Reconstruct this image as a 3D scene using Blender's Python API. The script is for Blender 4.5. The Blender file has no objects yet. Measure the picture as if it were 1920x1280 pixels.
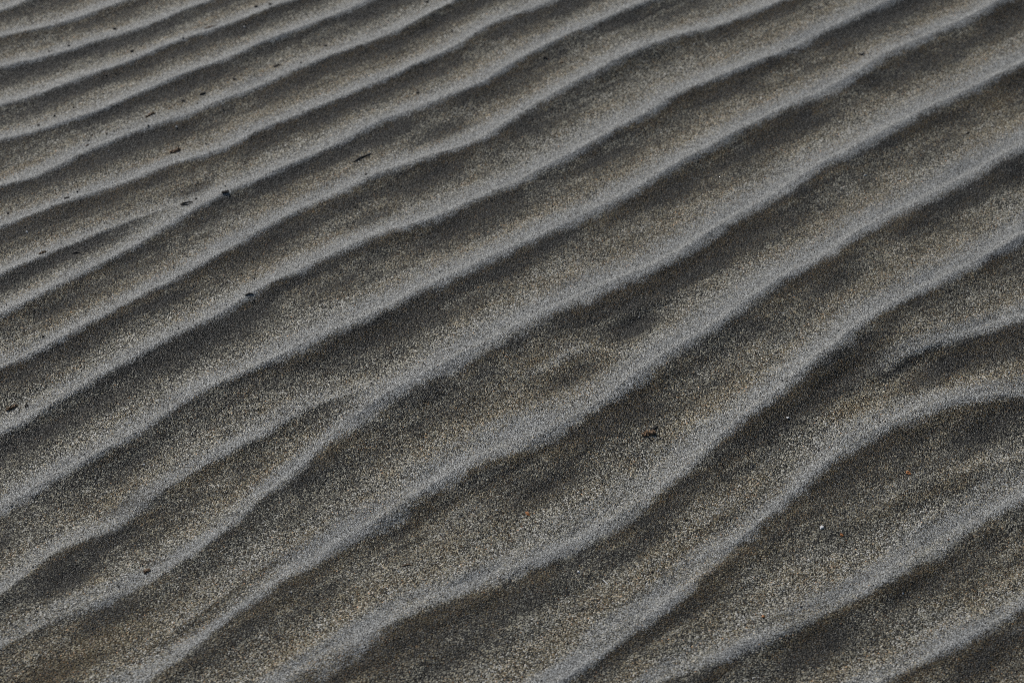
import bpy, math, random
import numpy as np
from mathutils import Vector, Matrix

random.seed(7)
rng = np.random.default_rng(11)
SC = bpy.context.scene
COL = SC.collection

# ------------------------------------------------------------------ camera
DIST, PITCH, LENS = 2.0, math.radians(40), 80.0
CAM = Vector((0, -DIST * math.cos(PITCH), DIST * math.sin(PITCH)))
cd = bpy.data.cameras.new("camera"); cam = bpy.data.objects.new("camera", cd); COL.objects.link(cam)
cam.location = CAM; cam.rotation_euler = (math.radians(90) - PITCH, 0, 0)
cd.lens = LENS; cd.sensor_width = 36; cd.clip_start = 0.05; cd.clip_end = 500
cd.dof.use_dof = True; cd.dof.focus_distance = 1.93; cd.dof.aperture_fstop = 8.0
SC.camera = cam

# ------------------------------------------------------------------ light
SUN_EL, SUN_AZ = math.radians(34), math.radians(118)      # azimuth counted from +x towards +y: behind and left
w = bpy.data.worlds.new("World"); SC.world = w; w.use_nodes = True
nt = w.node_tree; nt.nodes.clear()
sky = nt.nodes.new("ShaderNodeTexSky"); sky.sky_type = 'NISHITA'; sky.sun_disc = False
sky.sun_elevation = SUN_EL; sky.sun_rotation = math.pi / 2 - SUN_AZ
bg = nt.nodes.new("ShaderNodeBackground"); bg.inputs[1].default_value = 0.051
wo = nt.nodes.new("ShaderNodeOutputWorld")
nt.links.new(sky.outputs[0], bg.inputs[0]); nt.links.new(bg.outputs[0], wo.inputs[0])
sd = bpy.data.lights.new("sun", 'SUN'); sd.energy = 3.0; sd.angle = math.radians(3); sd.color = (1, .962, .915)
sun = bpy.data.objects.new("sun", sd); COL.objects.link(sun)
sdir = Vector((math.cos(SUN_EL) * math.cos(SUN_AZ), math.cos(SUN_EL) * math.sin(SUN_AZ), math.sin(SUN_EL)))
sun.rotation_euler = sdir.to_track_quat('Z', 'Y').to_euler(); sun.location = sdir * 5
SC.view_settings.view_transform = 'Standard'; SC.view_settings.look = 'None'
SC.view_settings.gamma = 1; SC.view_settings.use_curve_mapping = False
SC.view_settings.exposure = 0.04
SC.render.engine = 'CYCLES'
SC.cycles.use_denoising = False
SC.cycles.filter_width = 0.6
SC.cycles.max_bounces = 4

# ------------------------------------------------------------------ surveying: photo point -> place on the sand
FP = LENS / 36 * 1920
CA, SA = math.cos(math.radians(38)), math.sin(math.radians(38))   # ripples run about 38 degrees off the x axis
def place(px, py, z=0.0):
    dx = (px - 960) / FP; dy = -(py - 640) / FP
    d = Vector((dx, math.cos(PITCH) + dy * math.sin(PITCH), -math.sin(PITCH) + dy * math.cos(PITCH)))
    k = (z - CAM.z) / d.z
    return CAM + d * k
def to_uv(x, y): return x * CA + y * SA, -x * SA + y * CA
def to_xy(u, v): return u * CA - v * SA, u * SA + v * CA

# crest lines of the ripples (surveyed points), far side first
CR = [
 [(-30,30),(0,22),(30,10),(60,-4),(100,-22)],
 [(0,68),(84,50),(168,24),(235,0)],
 [(0,125),(67,109),(128,93),(188,72),(269,48),(336,20),(393,0)],
 [(0,195),(67,175),(151,144),(235,120),(302,86),(370,63),(453,37),(521,10),(551,0)],
 [(0,262),(67,248),(134,225),(202,202),(252,178),(336,141),(420,112),(487,81),(554,55),(640,23),(690,0)],
 [(0,346),(67,329),(118,306),(168,282),(235,252),(302,228),(370,205),(437,178),(504,151),(571,123),(640,98),(690,79),(741,54),(791,30),(842,7),(860,-2)],
 [(0,423),(67,400),(134,373),(202,349),(252,331),(319,304),(386,286),(437,269),(487,242),(554,215),(640,181),(690,158),(741,138),(791,114),(842,89),(892,60),(942,34),(1010,7),(1030,0)],
 [(0,590),(67,559),(134,522),(202,489),(269,452),(336,408),(386,380),(437,356),(487,336),(537,309),(588,290),(640,263),(690,237),(741,216),(791,198),(842,177),(892,160),(915,148),(959,118),(1010,87),(1060,64),(1110,44),(1161,20),(1215,0)],
 [(0,690),(44,670),(84,650),(134,623),(168,603),(218,576),(269,549),(319,526),(370,499),(403,479),(453,450),(504,421),(571,386),(640,355),(690,332),(741,312),(791,299),(842,285),(875,272),(909,255),(942,232),(976,208),(1010,188),(1060,158),(1110,134),(1161,107),(1211,84),(1280,62),(1330,50),(1381,34),(1431,13),(1465,0)],
 [(0,805),(60,775),(134,733),(200,697),(280,655),(336,627),(403,593),(470,549),(504,530),(571,502),(640,468),(690,445),(741,428),(780,414),(842,391),(909,363),(976,339),(1026,309),(1077,279),(1144,245),(1211,212),(1280,169),(1347,141),(1414,118),(1482,91),(1532,64),(1582,40),(1633,17),(1666,0)],
 [(0,948),(67,911),(140,872),(225,827),(280,792),(350,747),(425,710),(500,675),(571,641),(640,610),(690,592),(741,569),(774,549),(825,522),(875,502),(925,475),(976,459),(1026,436),(1077,412),(1127,386),(1177,359),(1228,329),(1280,302),(1330,279),(1381,249),(1431,222),(1482,195),(1532,175),(1582,144),(1650,107),(1717,77),(1767,54),(1817,30),(1868,3)],
 [(0,1212),(65,1180),(125,1150),(190,1127),(240,1106),(300,1084),(340,1056),(390,1016),(450,967),(500,925),(575,858),(625,812),(675,772),(707,748),(758,721),(808,697),(875,660),(942,623),(993,596),(1043,574),(1110,543),(1177,516),(1228,489),(1280,464),(1330,432),(1398,393),(1448,365),(1498,333),(1549,302),(1599,279),(1650,252),(1717,215),(1767,188),(1817,165),(1868,141),(1920,114)],
 [(200,1318),(280,1266),(325,1237),(360,1211),(400,1180),(440,1147),(480,1119),(525,1083),(575,1055),(625,1021),(690,985),(750,950),(800,915),(850,884),(900,858),(960,830),(1030,805),(1080,781),(1130,752),(1165,722),(1205,690),(1255,657),(1305,628),(1355,594),(1405,558),(1460,520),(1535,480),(1575,455),(1610,430),(1685,395),(1760,355),(1820,325),(1885,290),(1920,269)],
 [(500,1295),(575,1250),(615,1225),(675,1195),(740,1165),(800,1133),(875,1105),(960,1070),(1035,1037),(1110,996),(1175,955),(1240,915),(1285,880),(1340,830),(1385,793),(1440,750),(1485,713),(1535,672),(1570,642),(1610,610),(1655,582),(1705,552),(1750,528),(1801,503),(1851,475),(1920,441)],
 [(1040,1280),(1075,1257),(1125,1228),(1185,1187),(1235,1145),(1285,1105),(1320,1072),(1360,1032),(1410,990),(1460,948),(1510,902),(1560,860),(1610,825),(1660,795),(1710,775),(1760,760),(1835,745),(1920,732)],
 [(1180,1300),(1310,1243),(1385,1211),(1435,1191),(1485,1176),(1535,1158),(1585,1133),(1625,1105),(1660,1080),(1710,1050),(1760,1020),(1810,990),(1860,963),(1920,935)],
 [(1560,1318),(1635,1283),(1685,1256),(1735,1235),(1785,1215),(1835,1193),(1885,1163),(1920,1140)],
]
# low ridges that fade out at their ends: points, (amplitude per point)
DYING = [
 ([(0,512),(67,482),(120,462),(181,437),(235,414),(290,394),(335,380),(375,366)], [1,1,.95,.8,.6,.45,.25,0]),
 ([(0,1119),(17,1107),(50,1076),(84,1050),(134,1021),(195,990),(240,966),(300,924),(350,890),(425,850),(500,806),(550,777),(600,753),(650,735),(700,718)], [1]*10+[.95,.85,.65,.35,0]),
 ([(1520,1012),(1570,985),(1620,958),(1700,915),(1800,880),(1920,852)], [0,.15,.22,.28,.3,.3]),
 ([(1740,1320),(1785,1275),(1840,1230),(1885,1192),(1940,1165)], [.3,.3,.35,.4,.4]),
 ([(1270,1015),(1330,975),(1380,935),(1420,900),(1470,850)], [0,.25,.3,.2,0]),
 ([(780,1010),(850,975),(920,945),(1000,915)], [0,.25,.25,0]),
 ([(1560,735),(1640,690),(1685,664),(1735,646),(1785,630),(1860,605),(1920,588),(2000,565)], [0,.25,.55,.85,1,1,1,1]),
 ([(940,728),(980,703),(1020,682),(1060,660),(1100,644),(1150,640),(1190,632)], [0,.2,.36,.4,.3,.15,0]),
 ([(240,1212),(310,1185),(350,1163),(400,1130),(440,1096),(475,1070),(530,1035)], [0,.3,.5,.55,.5,.35,0]),
 ([(-60,1290),(0,1262),(60,1240),(110,1224),(180,1208),(260,1190)], [.6,.6,.6,.5,.3,0]),
 ([(1340,1190),(1400,1160),(1460,1150),(1510,1140),(1560,1115)], [0,.3,.4,.3,0]),
]
ZC = -0.0005
def uvline(pts):
    a = np.array([to_uv(*place(x, y, ZC).xy) for x, y in pts]); return a[np.argsort(a[:, 0])]

# ------------------------------------------------------------------ grid of the sand sheet, aligned with the ripples
def axis(lo, hi, step, grow, far):
    core = np.arange(lo, hi, step)
    ext = []; s = step; x = 0
    while x < far:
        s *= grow; x += s; ext.append(x)
    ext = np.array(ext)
    return np.concatenate([lo - ext[::-1], core, core[-1] + ext])
U = axis(-0.85, 1.05, 0.0026, 1.05, 60.0)
V = axis(-0.78, 0.98, 0.00125, 1.035, 60.0)
NU, NV = len(U), len(V)

def smooth_line(a, wob=None):
    """v of a crest at every U: interpolated, eased out to level beyond its ends, lightly smoothed"""
    u, v = a[:, 0], a[:, 1]
    uu = np.arange(-2.2, 2.2, 0.004)
    vv = np.interp(uu, u, v)
    for end, s in ((0, -1), (-1, 1)):
        m = (uu - u[end]) * s > 0
        i2 = 2 if end == 0 else -3
        if len(u) < 3: i2 = 0 if end else -1
        sl = (v[end] - v[i2]) / (u[end] - u[i2])
        d = np.abs(uu[m] - u[end])
        vv[m] = v[end] + s * sl * 0.12 * (1 - np.exp(-d / 0.12))
    k = np.exp(-0.5 * (np.arange(-12, 13) * 0.004 / 0.009) ** 2); k /= k.sum()
    vs = np.convolve(np.pad(vv, 12, mode='edge'), k, mode='valid')
    return np.interp(U, uu, vs)

lines = []; names = []
for c in CR:
    if c in ('G1', 'K1'): lines.append(None); names.append(c); continue
    lines.append(smooth_line(uvline(c))); names.append('')
# ripples beyond the surveyed ones
LAM = 0.064
wig = lambda k: 0.010 * np.sin(U * 5.1 + k * 1.3) + 0.006 * np.sin(U * 11.7 + k * 2.9)
for k in range(1, 34): lines.insert(0, lines[0] + LAM * .85 + 0.35 * (wig(k) - wig(k - 1)))
for k in range(1, 34): lines.append(lines[-1] - LAM * 1.15 + 0.35 * (wig(-k) - wig(1 - k)))
L = np.array(lines)
for k in range(len(L)):      # crests never run quite true
    r = np.random.default_rng(500 + k); tab = r.normal(size=4096)
    for wl, am in ((.06, .0011), (.028, .0003)):
        x = U / wl + 2000; xi = np.floor(x).astype(int); f = x - xi; f = f * f * (3 - 2 * f)
        L[k] += am * (tab[xi % 4096] * (1 - f) + tab[(xi + 1) % 4096] * f)
for i in range(1, len(L)): L[i] = np.minimum(L[i], L[i - 1] - 1e-5)

# ------------------------------------------------------------------ ripple profile: t = 0 at one crest, 1 at the next one towards the camera
def profile(tk, sk):
    T = np.linspace(0, 1, 1001); S = np.interp(T, tk, sk)
    pos = S > 0
    S[pos] *= -S[~pos].sum() / S[pos].sum()
    P = np.cumsum(S) / 1000; P -= np.linspace(0, P[-1], 1001)
    return P / -P.min()
T = np.linspace(0, 1, 1001)
P_SHARP = profile([0, .012, .04, .09, .17, .25, .32, .40, .55, .70, .82, .91, .96, .985, 1.0],
                  [.05, -.3, -.85, -1, -.85, -.5, -.15, .10, .22, .30, .44, .66, .80, .7, .05])
P_SOFT = profile([0, .02, .05, .10, .16, .23, .30, .38, .48, .60, .72, .84, .915, .945, .980, 1.0],
                 [.05, -.22, -.40, -.8, -1, -.85, -.45, -.10, .10, .20, .28, .34, .40, 1.15, 1.5, .1])
def depth(gap): return 0.078 * np.minimum(gap, 0.11) * (1 - np.exp(-(gap / 0.024) ** 1.6))
def column(i, Lc):
    """height, phase and spacing along one column for the crest positions Lc (descending)"""
    asc = Lc[::-1]
    j = np.clip(np.searchsorted(asc, V), 1, len(asc) - 1)
    lo = asc[j - 1]; hi = asc[j]; gap = hi - lo
    t = np.clip((hi - V) / gap, 0, 1)
    b = SOFT[i]
    return depth(gap) * (np.interp(t, T, P_SHARP) * (1 - b) + np.interp(t, T, P_SOFT) * b), t, gap
def vnoise(x, y, seed):
    """smooth value noise"""
    r = np.random.default_rng(seed); tab = r.random((256, 256))
    xi = np.floor(x).astype(int); yi = np.floor(y).astype(int); fx = x - xi; fy = y - yi
    fx = fx * fx * fx * (fx * (fx * 6 - 15) + 10); fy = fy * fy * fy * (fy * (fy * 6 - 15) + 10)
    g = lambda a, b: tab[a & 255, b & 255]
    return (g(xi, yi) * (1 - fx) + g(xi + 1, yi) * fx) * (1 - fy) + (g(xi, yi + 1) * (1 - fx) + g(xi + 1, yi + 1) * fx) * fy - .5
UU, VV = np.meshgrid(U, V, indexing='ij')
# the far ripples have sharp brinks, the nearer ones are rounder and a little flatter
SOFT = np.clip(.62 - (VV - .05) / .55 + 1.1 * vnoise(UU / .16, VV / .07, 31), 0, 1)
H = np.zeros((NU, NV)); PH = np.zeros((NU, NV)); GAP = np.zeros((NU, NV)); PH2 = np.zeros((NU, NV)); AB = np.zeros((NU, NV))
dy = []
for pts, amp in DYING:
    a = np.array([to_uv(*place(x, y, ZC).xy) for x, y in pts]); o = np.argsort(a[:, 0])
    a = a[o]; am = np.array(amp)[o]
    dy.append((smooth_line(a), np.interp(U, a[:, 0], am, left=0 if am[0] == 0 else am[0], right=0 if am[-1] == 0 else am[-1])))
for i in range(NU):
    Lc = L[:, i]
    h, t, g = column(i, Lc); q2 = t.copy(); ab = np.zeros(NV)
    for vl, am in dy:
        A = am[i]
        if A > 0:
            L2 = np.sort(np.append(Lc, vl[i]))[::-1]
            h2, t2, g2 = column(i, L2)
            hi = Lc[Lc >= vl[i]].min(); lo = Lc[Lc < vl[i]].max()
            m = (V <= hi) & (V >= lo)
            h[m] += A * (h2[m] - column(i, Lc)[0][m])
            q2[m] = t2[m]; ab[m] = A
    H[i] = h; PH[i] = t; PH2[i] = q2; GAP[i] = g; AB[i] = ab

fade = np.clip(1.6 - np.maximum(np.maximum(-0.85 - UU, UU - 1.05), np.maximum(-.78 - VV, VV - .98)) / .5, 0, 1)
gain = 1 + .35 * vnoise(UU / .11, VV / .07, 3) + .25 * vnoise(UU / .05 + 9, VV / .04, 4)
NEAR = np.clip((.10 - (UU * SA + VV * CA)) / .40, 0, 1)      # towards the camera the ripples get low and broken
H *= gain * (1 - .25 * SOFT) * (1 - .40 * NEAR * (1 + .9 * vnoise(UU / .09, VV / .05, 71)))
H += NEAR * (.0022 * vnoise(UU / .07, VV / .018, 72) + .0012 * vnoise(UU / .03, VV / .010, 73))
H += (.0026 * vnoise(UU / .12, VV / .06, 5) + .0019 * vnoise(UU / .05, VV / .024, 6) + .00062 * vnoise(UU / .024, VV / .010, 7)
      + .00020 * vnoise(UU / .006, VV / .0035, 8))
# rougher, lumpier sand in the near right corner; hollows scooped between some crests
NR = np.clip((UU - .05) / .35, 0, 1) * np.clip((-.02 - VV) / .2, 0, 1)
H += NR * (.0042 * vnoise(UU / .06, VV / .03, 61) + .0016 * vnoise(UU / .022, VV / .014, 62))
def hollow(px, py, rx, ry, d):
    u, v = to_uv(*place(px, py).xy); ru = rx * .0005; rv = ry * .00058
    a = (UU - u) / ru; b = (VV - v) / rv
    return d * np.exp(-(a * a + np.where(b > 0, b / .6, b / 1.3) ** 2))
for q in ((1195, 590, 62, 26, .0052), (1075, 697, 80, 28, .0015), (1745, 660, 150, 40, .0030), (830, 232, 70, 24, .002), (365, 345, 45, 15, .0018),
          (1530, 1195, 90, 40, .003), (120, 1090, 70, 26, .0018), (1030, 910, 90, 32, .0018)):
    H -= hollow(*q)
H *= fade

# grain sorting, with some lee shade put into its dark band: fine pale dust-grey sand lies on the crests, coarse
# and rusty grains just below them, black mineral sand below the crests and in trough patches
jit = (.04 + .09 * NEAR) * vnoise(UU / .055, VV / .03, 19) + .045 * vnoise(UU / .03, VV / .02, 20) + .05 * vnoise(UU / .008, VV / .006, 21)
jit -= .03 * SOFT * np.clip(3 * (.9 - PH), 0, 1)      # on the rounder crests the fine sand drapes over the brink
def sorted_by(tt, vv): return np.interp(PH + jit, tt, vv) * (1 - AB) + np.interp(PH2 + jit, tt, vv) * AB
COARSE = sorted_by([0, .03, .10, .5, .64, .76, .88, 1], [.12, .30, 1, 1, .88, .52, .16, .08])
HEAVY_SHADE = sorted_by([0, .03, .075, .18, .30, .45, .62, 1], [0, .20, .95, 1, .80, .42, .06, 0])  # black mineral band; also carries part of the lee slope's shade as colour
COARSE = np.clip(COARSE + NEAR * (.24 + .6 * vnoise(UU / .05, VV / .014, 91)), 0, 1)
patch = np.clip(.5 + 2.0 * vnoise(UU / .085, VV / .022, 22) + .8 * vnoise(UU / .03, VV / .012, 23) + .9 * vnoise(UU / .12, VV / .0055, 27) + .5 * vnoise(UU / .04, VV / .003, 28), 0, 1)
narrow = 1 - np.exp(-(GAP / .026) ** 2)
mott = vnoise(UU / .016, VV / .011, 81) + .8 * vnoise(UU / .007, VV / .005, 82)
HEAVY_SHADE = (HEAVY_SHADE * (.46 + .84 * patch) + .30 * mott * np.clip(HEAVY_SHADE * 2, .15, 1)) * narrow * (1 - .30 * NEAR)
COARSE = COARSE * (.45 + .55 * narrow)
SPOTN = 1 + .8 * vnoise(UU / .02, VV / .012, 40)
def spots(lst):
    out = np.zeros((NU, NV)); wb = SPOTN
    for px, py, rx, ry, k in lst:
        u, v = to_uv(*place(px, py).xy); ru = rx * .0005; rv = ry * .00058
        out = np.maximum(out, k * np.exp(-(((UU - u) / ru) ** 2 + ((VV - v) / rv) ** 2) ** 1.3 * wb))
    return out
# black mineral patches, some darkening the scooped hollows further, and others where tan sand shows
HEAVY_SHADE = np.maximum(HEAVY_SHADE, spots([(1790,668,120,26,1.2), (1185,600,62,26,1.25), (1070,700,75,22,.75), (1020,905,90,28,.9), (830,238,75,22,.85), (365,350,42,14,.8),
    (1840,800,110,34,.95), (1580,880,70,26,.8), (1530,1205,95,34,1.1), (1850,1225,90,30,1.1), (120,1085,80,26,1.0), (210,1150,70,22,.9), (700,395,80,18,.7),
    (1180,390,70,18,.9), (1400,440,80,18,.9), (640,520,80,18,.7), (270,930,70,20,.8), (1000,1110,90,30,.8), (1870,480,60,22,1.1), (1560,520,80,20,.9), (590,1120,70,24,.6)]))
COARSE = np.clip(COARSE + spots([(1790,668,120,26,.6), (1185,600,62,26,.7), (1000,1110,100,40,.4), (1530,1205,100,40,.5), (120,1240,200,40,.8), (1560,740,60,26,.6)]), 0, 1)
TAN = np.clip(.52 + 1.2 * vnoise(UU / .018, VV / .010, 83) + 1.7 * vnoise(UU / .13, VV / .05, 24) + 1.1 * vnoise(UU / .04, VV / .010, 25), 0, 1) \
      * sorted_by([0, .05, .10, .18, .27, .45, .66, .80, 1], [.05, .5, 1, .6, .2, .35, .65, .30, .05])

TAN = np.maximum(TAN, spots([(1650,95,140,26,1.1), (1790,165,110,24,1.1), (1560,280,90,18,.8), (100,1250,220,34,1.1), (30,312,90,10,1.2), (1600,755,60,22,.9), (1830,270,50,16,.8),
    (1010,668,45,10,1.2), (1330,1090,60,26,.8), (1870,180,60,24,1.0), (1480,60,70,16,.8), (640,1230,90,26,.8), (700,1245,90,28,.6), (1560,425,60,16,.8), (300,285,90,9,1.0), (370,1180,60,16,.9)]))
X, Y = to_xy(UU, VV)
co = np.stack([X, Y, H], -1).reshape(-1, 3).astype(np.float32)
idx = np.arange(NU * NV).reshape(NU, NV)
q = np.stack([idx[:-1, :-1], idx[1:, :-1], idx[1:, 1:], idx[:-1, 1:]], -1).reshape(-1, 4)
me = bpy.data.meshes.new("ground")
me.vertices.add(len(co)); me.vertices.foreach_set('co', co.ravel())
me.loops.add(q.size); me.loops.foreach_set('vertex_index', q.ravel().astype(np.int32))
me.polygons.add(len(q)); me.polygons.foreach_set('loop_start', np.arange(0, q.size, 4, dtype=np.int32))
me.polygons.foreach_set('loop_total', np.full(len(q), 4, np.int32))
me.polygons.foreach_set('use_smooth', np.ones(len(q), bool))
me.update()
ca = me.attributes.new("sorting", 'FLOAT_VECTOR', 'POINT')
ca.data.foreach_set('vector', np.stack([COARSE, HEAVY_SHADE, TAN], -1).reshape(-1).astype(np.float32))

# ------------------------------------------------------------------ materials
class N:
    def __init__(s, name):
        s.m = bpy.data.materials.new(name); s.m.use_nodes = True; s.t = s.m.node_tree; s.t.nodes.clear()
    def n(s, kind, **kw):
        o = s.t.nodes.new(kind)
        for k, v in kw.items(): setattr(o, k, v)
        return o
    def l(s, a, b): s.t.links.new(a, b)
    def math(s, op, a, b=None, clamp=False):
        o = s.n('ShaderNodeMath', operation=op, use_clamp=clamp)
        for i, x in enumerate((a, b)):
            if x is None: continue
            if isinstance(x, (int, float)): o.inputs[i].default_value = x
            else: s.l(x, o.inputs[i])
        return o.outputs[0]
    def mix(s, f, a, b):
        o = s.n('ShaderNodeMix', data_type='RGBA')
        for i, x in ((0, f), (6, a), (7, b)):
            if isinstance(x, (int, float)): o.inputs[i].default_value = x
            elif isinstance(x, tuple): o.inputs[i].default_value = (*x, 1)
            else: s.l(x, o.inputs[i])
        return o.outputs[2]
    def ramp(s, f, stops, interp='CONSTANT'):
        o = s.n('ShaderNodeValToRGB'); r = o.color_ramp; r.interpolation = interp
        while len(r.elements) < len(stops): r.elements.new(.5)
        for e, (p, c) in zip(r.elements, stops): e.position = p; e.color = (*c, 1)
        s.l(f, o.inputs[0]); return o.outputs[0]

def sand_material():
    g = N("black_beach_sand")
    tc = g.n('ShaderNodeTexCoord').outputs['Object']
    at = g.n('ShaderNodeAttribute', attribute_name='sorting', attribute_type='GEOMETRY')
    sp = g.n('ShaderNodeSeparateXYZ'); g.l(at.outputs['Vector'], sp.inputs[0])
    coarse, heavy_shade, tan = sp.outputs
    def vor(scale, off=0):
        v = g.n('ShaderNodeTexVoronoi', feature='F1'); v.inputs['Scale'].default_value = scale
        mp = g.n('ShaderNodeMapping'); mp.inputs['Location'].default_value = (off, off * .7, 0)
        g.l(tc, mp.inputs[0]); g.l(mp.outputs[0], v.inputs['Vector'])
        c = g.n('ShaderNodeSeparateColor'); g.l(v.outputs['Color'], c.inputs[0])
        return v, c
    v1, c1 = vor(980)       # coarse grains, ~1.3 mm
    v2, c2 = vor(1600, 3)   # fine grains, ~0.65 mm
    # coarse grains: how many are black depends on the black mineral and the lee shade painted with it
    r = c1.outputs[0]
    shifted = g.math('SUBTRACT', g.math('ADD', g.math('MULTIPLY', r, .74), .26), g.math('MULTIPLY', heavy_shade, .45), True)
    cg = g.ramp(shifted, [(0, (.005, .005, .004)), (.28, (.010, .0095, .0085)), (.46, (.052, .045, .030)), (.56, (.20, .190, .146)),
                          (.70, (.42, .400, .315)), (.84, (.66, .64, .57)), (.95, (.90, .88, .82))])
    # fine dust-grey sand
    fg = g.ramp(c2.outputs[0], [(0, (.02, .02, .02)), (.20, (.145, .149, .145)), (.5, (.282, .289, .282)), (.82, (.545, .555, .54))])
    darkfine = g.ramp(c2.outputs[1], [(0, (.006, .006, .005)), (.5, (.03, .028, .024)), (.7, (.22, .21, .175)), (.88, (.72, .70, .62))])
    cc = g.mix(.22, cg, darkfine)
    # warm grains
    warm = g.ramp(c1.outputs[2], [(0, (.92, .84, .66)), (.45, (.98, .87, .70)), (.8, (1.0, .81, .62)), (.96, (1.25, .74, .42))])
    mul = g.n('ShaderNodeMix', data_type='RGBA', blend_type='MULTIPLY'); mul.inputs[0].default_value = 1
    g.l(cc, mul.inputs[6]); g.l(warm, mul.inputs[7])
    pick = g.math('GREATER_THAN', g.math('ADD', g.math('MULTIPLY', tan, .8), .12), c1.outputs[1])
    cc = g.mix(g.math('MULTIPLY', pick, .85), cc, mul.outputs[2])
    brown = g.ramp(c1.outputs[1], [(0, (.095, .068, .028)), (.5, (.16, .12, .055)), (.85, (.21, .12, .05))])
    pb = g.math('GREATER_THAN', g.math('MULTIPLY', tan, .27), c2.outputs[0])
    cc = g.mix(pb, cc, brown)
    # the mix of the two sands, grain by grain rather than as a soft blend
    sel = g.math('MULTIPLY', g.math('SUBTRACT', g.math('ADD', coarse, g.math('MULTIPLY', g.math('SUBTRACT', c2.outputs[2], .5), .9)), .35), 3.0, True)
    col = g.mix(sel, fg, cc)
    no = g.n('ShaderNodeTexNoise'); no.inputs['Scale'].default_value = 260; no.inputs['Detail'].default_value = 3; g.l(tc, no.inputs['Vector'])
    # relief of the grains
    h1 = g.math('MULTIPLY', g.math('MULTIPLY', v1.outputs['Distance'], -1.0), g.math('ADD', g.math('MULTIPLY', coarse, .85), .12))
    h2 = g.math('MULTIPLY', v2.outputs['Distance'], -.35)
    hh = g.math('ADD', g.math('ADD', h1, h2), g.math('MULTIPLY', no.outputs['Fac'], .45))
    b = g.n('ShaderNodeBump'); b.inputs['Strength'].default_value = .9; b.inputs['Distance'].default_value = .0009
    g.l(hh, b.inputs['Height'])
    p = g.n('ShaderNodeBsdfPrincipled')
    g.l(col, p.inputs['Base Color']); g.l(b.outputs[0], p.inputs['Normal'])
    rr = g.math('ADD', g.math('MULTIPLY', c1.outputs[2], .35), .45)
    g.l(rr, p.inputs['Roughness']); p.inputs['Specular IOR Level'].default_value = .22
    o = g.n('ShaderNodeOutputMaterial'); g.l(p.outputs[0], o.inputs[0])
    return g.m
me.materials.append(sand_material())
ground = bpy.data.objects.new("ground", me); COL.objects.link(ground)
ground['label'] = "dark grey beach sand blown into parallel ripples"; ground['kind'] = 'structure'

def simple_mat(name, c, c2, scale=900, rough=.7):
    g = N(name); tc = g.n('ShaderNodeTexCoord').outputs['Object']
    no = g.n('ShaderNodeTexNoise'); no.inputs['Scale'].default_value = scale; no.inputs['Detail'].default_value = 4; g.l(tc, no.inputs['Vector'])
    col = g.ramp(no.outputs['Fac'], [(.38, c), (.62, c2)], 'LINEAR')
    b = g.n('ShaderNodeBump'); b.inputs['Distance'].default_value = .0003; b.inputs['Strength'].default_value = .6; g.l(no.outputs['Fac'], b.inputs['Height'])
    p = g.n('ShaderNodeBsdfPrincipled'); g.l(col, p.inputs['Base Color']); g.l(b.outputs[0], p.inputs['Normal']); p.inputs['Roughness'].default_value = rough
    o = g.n('ShaderNodeOutputMaterial'); g.l(p.outputs[0], o.inputs[0]); return g.m
MAT = {
 'dark': simple_mat("dark_debris", (.008, .006, .005), (.045, .034, .022)),
 'brown': simple_mat("brown_debris", (.05, .03, .016), (.30, .18, .09), 1400),
 'white': simple_mat("shell_white", (.7, .69, .66), (.85, .84, .82)),
 'orange': simple_mat("orange_grain", (.30, .11, .03), (.48, .2, .06)),
 'pale': simple_mat("pale_fibre", (.4, .38, .32), (.55, .53, .47)),
}

# ------------------------------------------------------------------ where things lie on the sand
ui0 = np.searchsorted(U, -0.85); 
def height(x, y):
    u, v = to_uv(x, y)
    i = min(max(np.searchsorted(U, u) - 1, 0), NU - 2); j = min(max(np.searchsorted(V, v) - 1, 0), NV - 2)
    a = (u - U[i]) / (U[i + 1] - U[i]); b = (v - V[j]) / (V[j + 1] - V[j])
    return float((H[i, j] * (1 - a) + H[i + 1, j] * a) * (1 - b) + (H[i, j + 1] * (1 - a) + H[i + 1, j + 1] * a) * b)
def on_sand(px, py):
    z = -.003
    for _ in range(6):
        p = place(px, py, z); z = height(p.x, p.y)
    p.z = z; return p

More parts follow.
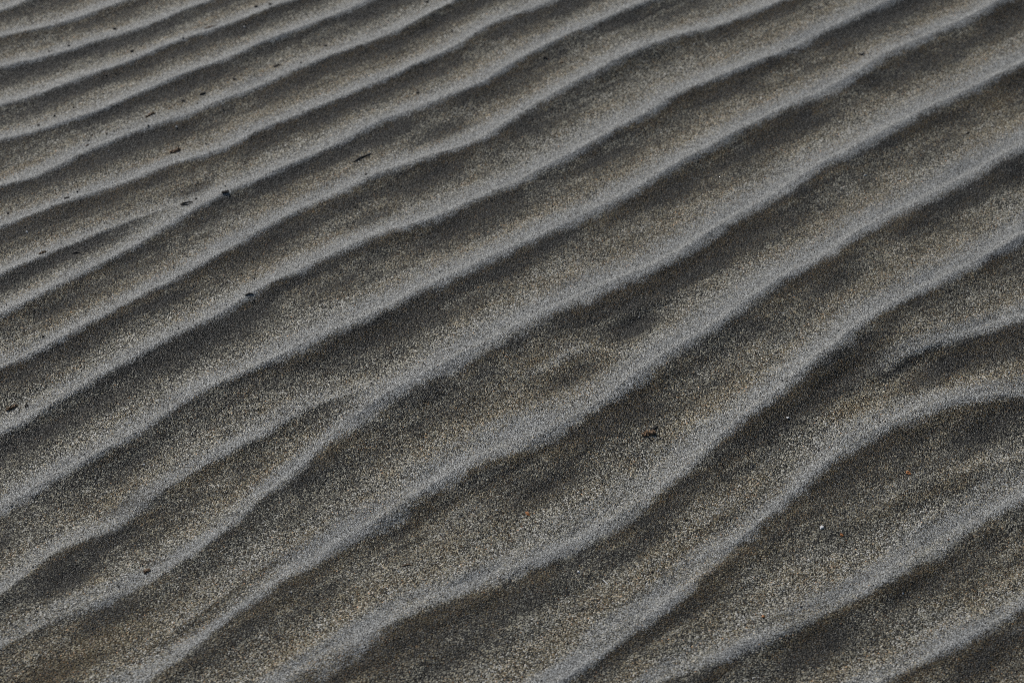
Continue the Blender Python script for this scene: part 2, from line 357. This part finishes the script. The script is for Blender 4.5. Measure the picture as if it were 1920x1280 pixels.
# ------------------------------------------------------------------ loose coarse grains lying on top (nobody could count them)
def ico():
    f = (1 + 5 ** .5) / 2
    v = np.array([(-1,f,0),(1,f,0),(-1,-f,0),(1,-f,0),(0,-1,f),(0,1,f),(0,-1,-f),(0,1,-f),(f,0,-1),(f,0,1),(-f,0,-1),(-f,0,1)]) / math.sqrt(1 + f * f)
    t = np.array([(0,11,5),(0,5,1),(0,1,7),(0,7,10),(0,10,11),(1,5,9),(5,11,4),(11,10,2),(10,7,6),(7,1,8),(3,9,4),(3,4,2),(3,2,6),(3,6,8),(3,8,9),(4,9,5),(2,4,11),(6,2,10),(8,6,7),(9,8,1)])
    return v, t
IV, IT = ico()
def loose_grains(n):
    iu = rng.integers(0, NU - 1, n * 6); u = rng.uniform(-.62, .85, n * 6); v = rng.uniform(-.6, .84, n * 6)
    i = np.searchsorted(U, u) - 1; j = np.searchsorted(V, v) - 1
    keep = rng.random(n * 6) < (.05 + COARSE[i, j] * .5)
    u, v, i, j = (a[keep][:n] for a in (u, v, i, j)); n = len(u)
    x, y = to_xy(u, v); z = H[i, j]
    s = rng.uniform(.00026, .00050, n) * (1 + (rng.random(n) < .04) * .7)
    sc = s[:, None, None] * rng.uniform(.7, 1.25, (n, 1, 3))
    oct_v = np.array([(1,0,0),(-1,0,0),(0,1,0),(0,-1,0),(0,0,1),(0,0,-1)], float)
    oct_t = np.array([(0,2,4),(2,1,4),(1,3,4),(3,0,4),(2,0,5),(1,2,5),(3,1,5),(0,3,5)])
    vv = oct_v[None] * sc * rng.uniform(.75, 1.2, (n, 6, 1))
    # random rotation
    q = rng.normal(size=(n, 4)); q /= np.linalg.norm(q, axis=1)[:, None]
    a, b, c, d = q.T
    R = np.stack([np.stack([1-2*(c*c+d*d), 2*(b*c-a*d), 2*(b*d+a*c)], -1), np.stack([2*(b*c+a*d), 1-2*(b*b+d*d), 2*(c*d-a*b)], -1),
                  np.stack([2*(b*d-a*c), 2*(c*d+a*b), 1-2*(b*b+c*c)], -1)], 1)
    vv = np.einsum('nij,nkj->nki', R, vv) + np.stack([x, y, z + s * .35], -1)[:, None]
    tri = (oct_t[None] + (np.arange(n) * 6)[:, None, None]).reshape(-1, 3)
    m = bpy.data.meshes.new("loose_grains")
    m.vertices.add(n * 6); m.vertices.foreach_set('co', vv.reshape(-1).astype(np.float32))
    m.loops.add(tri.size); m.loops.foreach_set('vertex_index', tri.ravel().astype(np.int32))
    m.polygons.add(len(tri)); m.polygons.foreach_set('loop_start', np.arange(0, tri.size, 3, dtype=np.int32)); m.polygons.foreach_set('loop_total', np.full(len(tri), 3, np.int32))
    m.update()
    pal = np.array([(.012,.012,.013),(.03,.03,.03),(.07,.068,.062),(.13,.12,.10),(.20,.165,.115),(.27,.255,.225),(.42,.41,.38),(.26,.12,.05),(.75,.74,.72)])
    k = rng.choice(len(pal), n, p=[.28,.16,.10,.12,.12,.12,.07,.018,.012])
    colr = np.repeat(np.concatenate([pal[k] * rng.uniform(.8, 1.2, (n, 1)), np.ones((n, 1))], 1)[:, None], 6, 1)
    at = m.attributes.new("grain_colour", 'FLOAT_COLOR', 'POINT'); at.data.foreach_set('color', colr.reshape(-1).astype(np.float32))
    g = N("loose_grain"); a = g.n('ShaderNodeAttribute', attribute_name='grain_colour')
    p = g.n('ShaderNodeBsdfPrincipled'); g.l(a.outputs['Color'], p.inputs['Base Color']); p.inputs['Roughness'].default_value = .45
    o = g.n('ShaderNodeOutputMaterial'); g.l(p.outputs[0], o.inputs[0]); m.materials.append(g.m)
    ob = bpy.data.objects.new("loose_grains", m); COL.objects.link(ob)
    ob['kind'] = 'stuff'; ob['label'] = "coarse loose sand grains scattered over the ripples"; ob['category'] = "sand grains"
loose_grains(150000)

# ------------------------------------------------------------------ single bits lying on the sand
def blob(seed, sx, sy, sz, rough=.3):
    r = random.Random(seed); vs = []
    # subdivided icosahedron with jitter
    v = [Vector(a) for a in IV]; t = [tuple(a) for a in IT]; mid = {}
    def m_(a, b):
        k = (min(a, b), max(a, b))
        if k not in mid: v.append(((v[a] + v[b]) / 2).normalized()); mid[k] = len(v) - 1
        return mid[k]
    nt_ = []
    for a, b, c in t:
        x, y, z = m_(a, b), m_(b, c), m_(c, a); nt_ += [(a, x, z), (x, b, y), (z, y, c), (x, y, z)]
    for p in v:
        k = 1 + r.uniform(-rough, rough)
        vs.append((p.x * sx * k, p.y * sy * k, p.z * sz * k))
    return vs, nt_
def mesh_obj(name, vs, fs, mat, smooth=False):
    m = bpy.data.meshes.new(name); m.from_pydata([tuple(a) for a in vs], [], fs); m.materials.append(mat); m.update()
    o = bpy.data.objects.new(name, m); COL.objects.link(o); return o
def lie(o, px, py, ang=0.0, lift=0.0):
    p = on_sand(px, py); o.location = (p.x, p.y, p.z + lift); o.rotation_euler = (0, 0, ang)
def tag(o, label, cat, group=None):
    o['label'] = label; o['category'] = cat
    if group: o['group'] = group
def mm(px_size): return px_size * .00047      # size in the photo -> metres

def crumb(name, px, py, w, h, mat, label, cat, group=None, ang=.5, seed=None, lumps=3):
    seed = seed or int(px * 7 + py); r = random.Random(seed); vs, fs = [], []
    a, b = mm(w) / 2, mm(h) / 2 * 1.3
    for k in range(lumps):
        f = .62 if lumps > 1 else 1
        v, t_ = blob(seed + k, a * f * r.uniform(.7, 1), b * f * r.uniform(.7, 1.1), min(a, b) * (r.uniform(.35, .6) if lumps > 1 else .65), .34)
        off = Vector(((k - (lumps - 1) / 2) * a * .75 if lumps > 1 else 0, r.uniform(-.3, .3) * b if lumps > 1 else 0, min(a, b) * .2))
        n0 = len(vs); vs += [tuple(Vector(q) + off) for q in v]; fs += [tuple(i + n0 for i in q) for q in t_]
    o = mesh_obj(name, vs, fs, MAT[mat]); lie(o, px, py, ang); tag(o, label, cat, group); return o
def strand(name, pts, w, mat, label, cat, group=None):
    """a thin twig or fibre lying along photo points, tapering, resting on the sand"""
    P = [on_sand(*q) for q in pts]; base = P[len(P) // 2].copy(); vs, fs = [], []
    Q = []
    for a, b in zip(P, P[1:]):
        for k in range(4): Q.append(a.lerp(b, k / 4))
    Q.append(P[-1]); n = len(Q); r = random.Random(int(pts[0][0]))
    for k, p in enumerate(Q):
        p = Vector((p.x, p.y, height(p.x, p.y)))
        d = (Q[min(k + 1, n - 1)] - Q[max(k - 1, 0)]).normalized(); s = d.cross(Vector((0, 0, 1))).normalized(); up = s.cross(d)
        rad = mm(w) / 2 * (.35 + .65 * math.sin(math.pi * (k + .6) / (n + .2))) * r.uniform(.75, 1.2)
        for j in range(6):
            a = j * math.pi / 3; vs.append(p - base + s * math.cos(a) * rad + up * (math.sin(a) * rad + rad * .5))
    for k in range(n - 1):
        for j in range(6): fs.append((k * 6 + j, k * 6 + (j + 1) % 6, k * 6 + 6 + (j + 1) % 6, k * 6 + 6 + j))
    fs.append(tuple(range(5, -1, -1))); fs.append(tuple((n - 1) * 6 + j for j in range(6)))
    o = mesh_obj(name, vs, fs, MAT[mat]); o.location = base; tag(o, label, cat, group); return o

G = "dark specks of debris strewn over the far ripples"
LBL = "one of the faintest small black specks on the far ripples, upper left"
OWN = {(215,55): "black speck just above a crest, the largest near the top left corner", (248,97): "flat black speck right below the largest one near the top left corner",
       (480,13): "left one of a pair of black specks at the top edge", (506,9): "right one of a pair of black specks at the top edge",
       (610,86): "black speck in a trough, highest of three on the slope left of the top centre", (564,118): "small black speck hugging a bright crest left of the top centre",
       (440,149): "lone black speck between the flat black crumb and the speck cluster", (737,110): "faint black speck in the trough nearest the top centre",
       (15,400): "black speck on a crest touching the left edge", (145,360): "small black speck right above the angular crumb at left",
       (368,373): "tiny black speck right of the hollow seed husk", (386,270): "lone black speck above a crest, right of the reddish lump"}
for x, y, s in [(215,55,6),(129,86,4),(92,97,4),(480,13,7),(506,9,6),(343,72,4),(610,86,6),(440,149,5),(343,189,5),(370,194,4),(278,236,4),
                (102,218,5),(72,235,5),(386,270,4),(145,360,4),(368,373,4),(564,118,4),(138,202,4),(737,110,4),(15,400,4),(173,253,3),(200,251,4),(418,205,3),(248,97,6)]:
    crumb("debris_speck", x, y, s * 1.45, s * 1.1, 'dark', OWN.get((x, y), LBL), "debris", G, lumps=1)
crumb("debris_crumb", 519, 124, 11, 6, 'dark', "flat black crumb above the fifth crest near the top left", "debris")
crumb("debris_crumb", 380, 176, 11, 8, 'dark', "loose black crumb in a small cluster of specks at upper left", "debris")
crumb("bark_bit", 395, 51, 17, 5, 'brown', "thin brown streak of bark lying along a crest near the top edge", "bark", ang=.45, lumps=4)
crumb("bark_bit", 281, 216, 15, 8, 'brown', "mottled brown bit of bark with a scruffy end, upper left", "bark", ang=.9, lumps=4)
crumb("bark_bit", 163, 273, 9, 5, 'brown', "small flat brown bit just above a crest at far left", "bark", ang=.3, lumps=2)
crumb("soil_lump", 328, 284, 15, 12, 'brown', "rough reddish brown lump perched above a bright crest", "soil lump", lumps=4)
crumb("debris_crumb", 124, 371, 11, 7, 'dark', "black angular crumb on a crest at the left, below the reddish patch", "debris", lumps=2)
crumb("soil_lump", 422, 361, 12, 8, 'dark', "dark lump on the lee of the crest right of the hollow seed husk", "soil lump", lumps=3)
crumb("debris_crumb", 847, 58, 6, 6, 'dark', "round black crumb alone on a pale slope near the top centre", "debris", lumps=1)
crumb("debris_crumb", 801, 4, 8, 5, 'dark', "black crumb cut by the top edge of the picture", "debris", lumps=1)
crumb("debris_crumb", 783, 174, 7, 6, 'dark', "black crumb on the pale band above the winding crest", "debris", lumps=1)
crumb("debris_crumb", 1021, 108, 12, 6, 'dark', "dark flat crumb in the trough right of the top centre", "debris", lumps=2)
crumb("bark_bit", 1053, 118, 9, 6, 'brown', "reddish brown bit in the trough beside a dark flat crumb", "bark", lumps=2)
strand("twig", [(662,304),(668,301),(674,297),(684,293),(696,288)], 5, 'dark', "short black twig lying in a trough left of the winding crest", "twig")
crumb("debris_crumb", 686, 327, 7, 5, 'dark', "black crumb sitting right on a crest below the short twig", "debris", lumps=1)
strand("twig", [(1608,101),(1614,103),(1620,101)], 4, 'dark', "tiny dark twig on tan sand in the upper right", "twig")
crumb("debris_crumb", 1814, 250, 11, 5, 'dark', "flat dark crumb at the right, under a tan slope", "debris", lumps=2)
crumb("soil_lump", 80, 474, 12, 8, 'brown', "small brown lump on a crest at the left edge, beside a dark streak", "soil lump", lumps=3)
strand("twig", [(136,475),(144,473),(152,475)], 4, 'dark', "thin dark streak of twig in a trough at the left", "twig")
strand("twig", [(459,554),(467,551),(475,551)], 4, 'dark', "thin black twig on the crest left of centre", "twig")
crumb("soil_lump", 22, 764, 13, 9, 'brown', "dark mottled lump nearest the left edge, halfway down", "soil lump", lumps=4)
crumb("bark_bit", 50, 761, 8, 5, 'dark', "small dark bit right of the mottled lump at the left edge", "bark", lumps=1)
crumb("debris_crumb", 81, 631, 6, 4, 'dark', "lone dark crumb on the pale slope at the left", "debris", lumps=1)
crumb("soil_lump", 1215, 812, 13, 15, 'brown', "scruffy orange brown lump of soil in the trough right of centre", "soil lump", lumps=5)
strand("twig", [(1222,806),(1228,803),(1234,798)], 4, 'dark', "dark spur of twig poking from the orange brown soil lump", "twig")
crumb("soil_lump", 276, 1071, 10, 9, 'brown', "small brown lump in the lower left beside a white grain", "soil lump", lumps=3)
crumb("debris_crumb", 1223, 1072, 5, 4, 'dark', "single black crumb in the lower right centre", "debris", lumps=1)
# the hollow husk: a rim of curved shell, split along its length
def husk():
    vs, fs = [], []; n, mseg = 18, 5; L_, Wd = mm(27) / 2, mm(8) / 2 * 1.4
    for k in range(n):
        a = 2 * math.pi * k / n; tx, ty = math.cos(a) * L_, math.sin(a) * Wd
        for j in range(mseg):
            f = 1 - .38 * j / (mseg - 1); z = .0009 * math.sin(math.pi * j / (mseg - 1)) + (.0001 if j else -.0004)
            vs.append((tx * f, ty * f, z + .0003 * math.sin(3 * a)))
    for k in range(n - 1):
        for j in range(mseg - 1):
            a = k * mseg + j; b = ((k + 1) % n) * mseg + j; fs.append((a, b, b + 1, a + 1))
    o = mesh_obj("seed_husk", vs, fs, MAT['dark']); lie(o, 351, 382, .22)
    sm = o.modifiers.new("thickness", 'SOLIDIFY'); sm.thickness = .0005
    tag(o, "slender black seed husk with a hollow middle lying on a crest", "seed husk")
husk()
# pale and coloured bits
for x, y, s, l in [(975,188,6,"bright white grain on the slope near the top centre"), (331,238,5,"white grain in the dark trough at the upper left"),
                   (50,435,5,"white grain close to the left edge in a brown trough"), (1477,783,6,"white grain on the slope right of the orange brown lump"),
                   (1892,698,5,"white grain nearest the right edge below a dark hollow"), (1541,989,8,"white oval grain, the largest in the lower right"),
                   (931,956,4,"white grain in the dark trough at the lower centre"), (270,871,4,"white grain in the left of the picture below a long crest"),
                   (747,1071,4,"white grain near a tan twig at the lower centre"), (458,51,4,"faint white grain near the top edge"),
                   (286,1067,4,"tiny white grain touching the small brown lump"), (1693,1112,4,"white grain among coarse brown sand at the lower right")]:
    crumb("white_grain", x, y, s * .95, s * .8, 'white', l, "grain", "white grains", lumps=1)
crumb("shell_chip", 1622, 329, 9, 3, 'white', "white sliver of shell in a dark trough at the upper right", "shell", ang=.5, lumps=1)
crumb("shell_chip", 1085, 1072, 8, 4, 'white', "white chip of shell in the brown trough at the lower centre", "shell", ang=-.6, lumps=1)
strand("fibre", [(1131,1087),(1135,1091),(1140,1095)], 2.6, 'white', "short straight white fibre right of the white shell chip", "fibre")
strand("fibre", [(1113,884),(1119,892),(1127,898),(1137,902)], 1.8, 'pale', "long curved pale hair on the grey slope right of centre", "fibre")
strand("fibre", [(755,881),(760,886),(764,888)], 1.8, 'pale', "short pale hair on the grey slope left of centre", "fibre")
strand("twig", [(752,1062),(760,1059),(768,1058),(774,1060)], 3.2, 'brown', "thin tan twig in the coarse sand at the lower centre", "twig")
crumb("orange_grain", 1703, 887, 8, 8, 'orange', "bright orange grain in the right of the picture, the largest orange one", "grain", "orange grains", lumps=1)
crumb("orange_grain", 989, 963, 7, 8, 'orange', "orange grain at the lower centre in dark sand", "grain", "orange grains", lumps=1)
crumb("orange_grain", 1431, 1156, 7, 6, 'orange', "dull orange grain near the bottom right beside a light ridge", "grain", "orange grains", lumps=1)
crumb("orange_grain", 1578, 1003, 5, 5, 'orange', "small orange grain below right of the white oval grain", "grain", "orange grains", lumps=1)
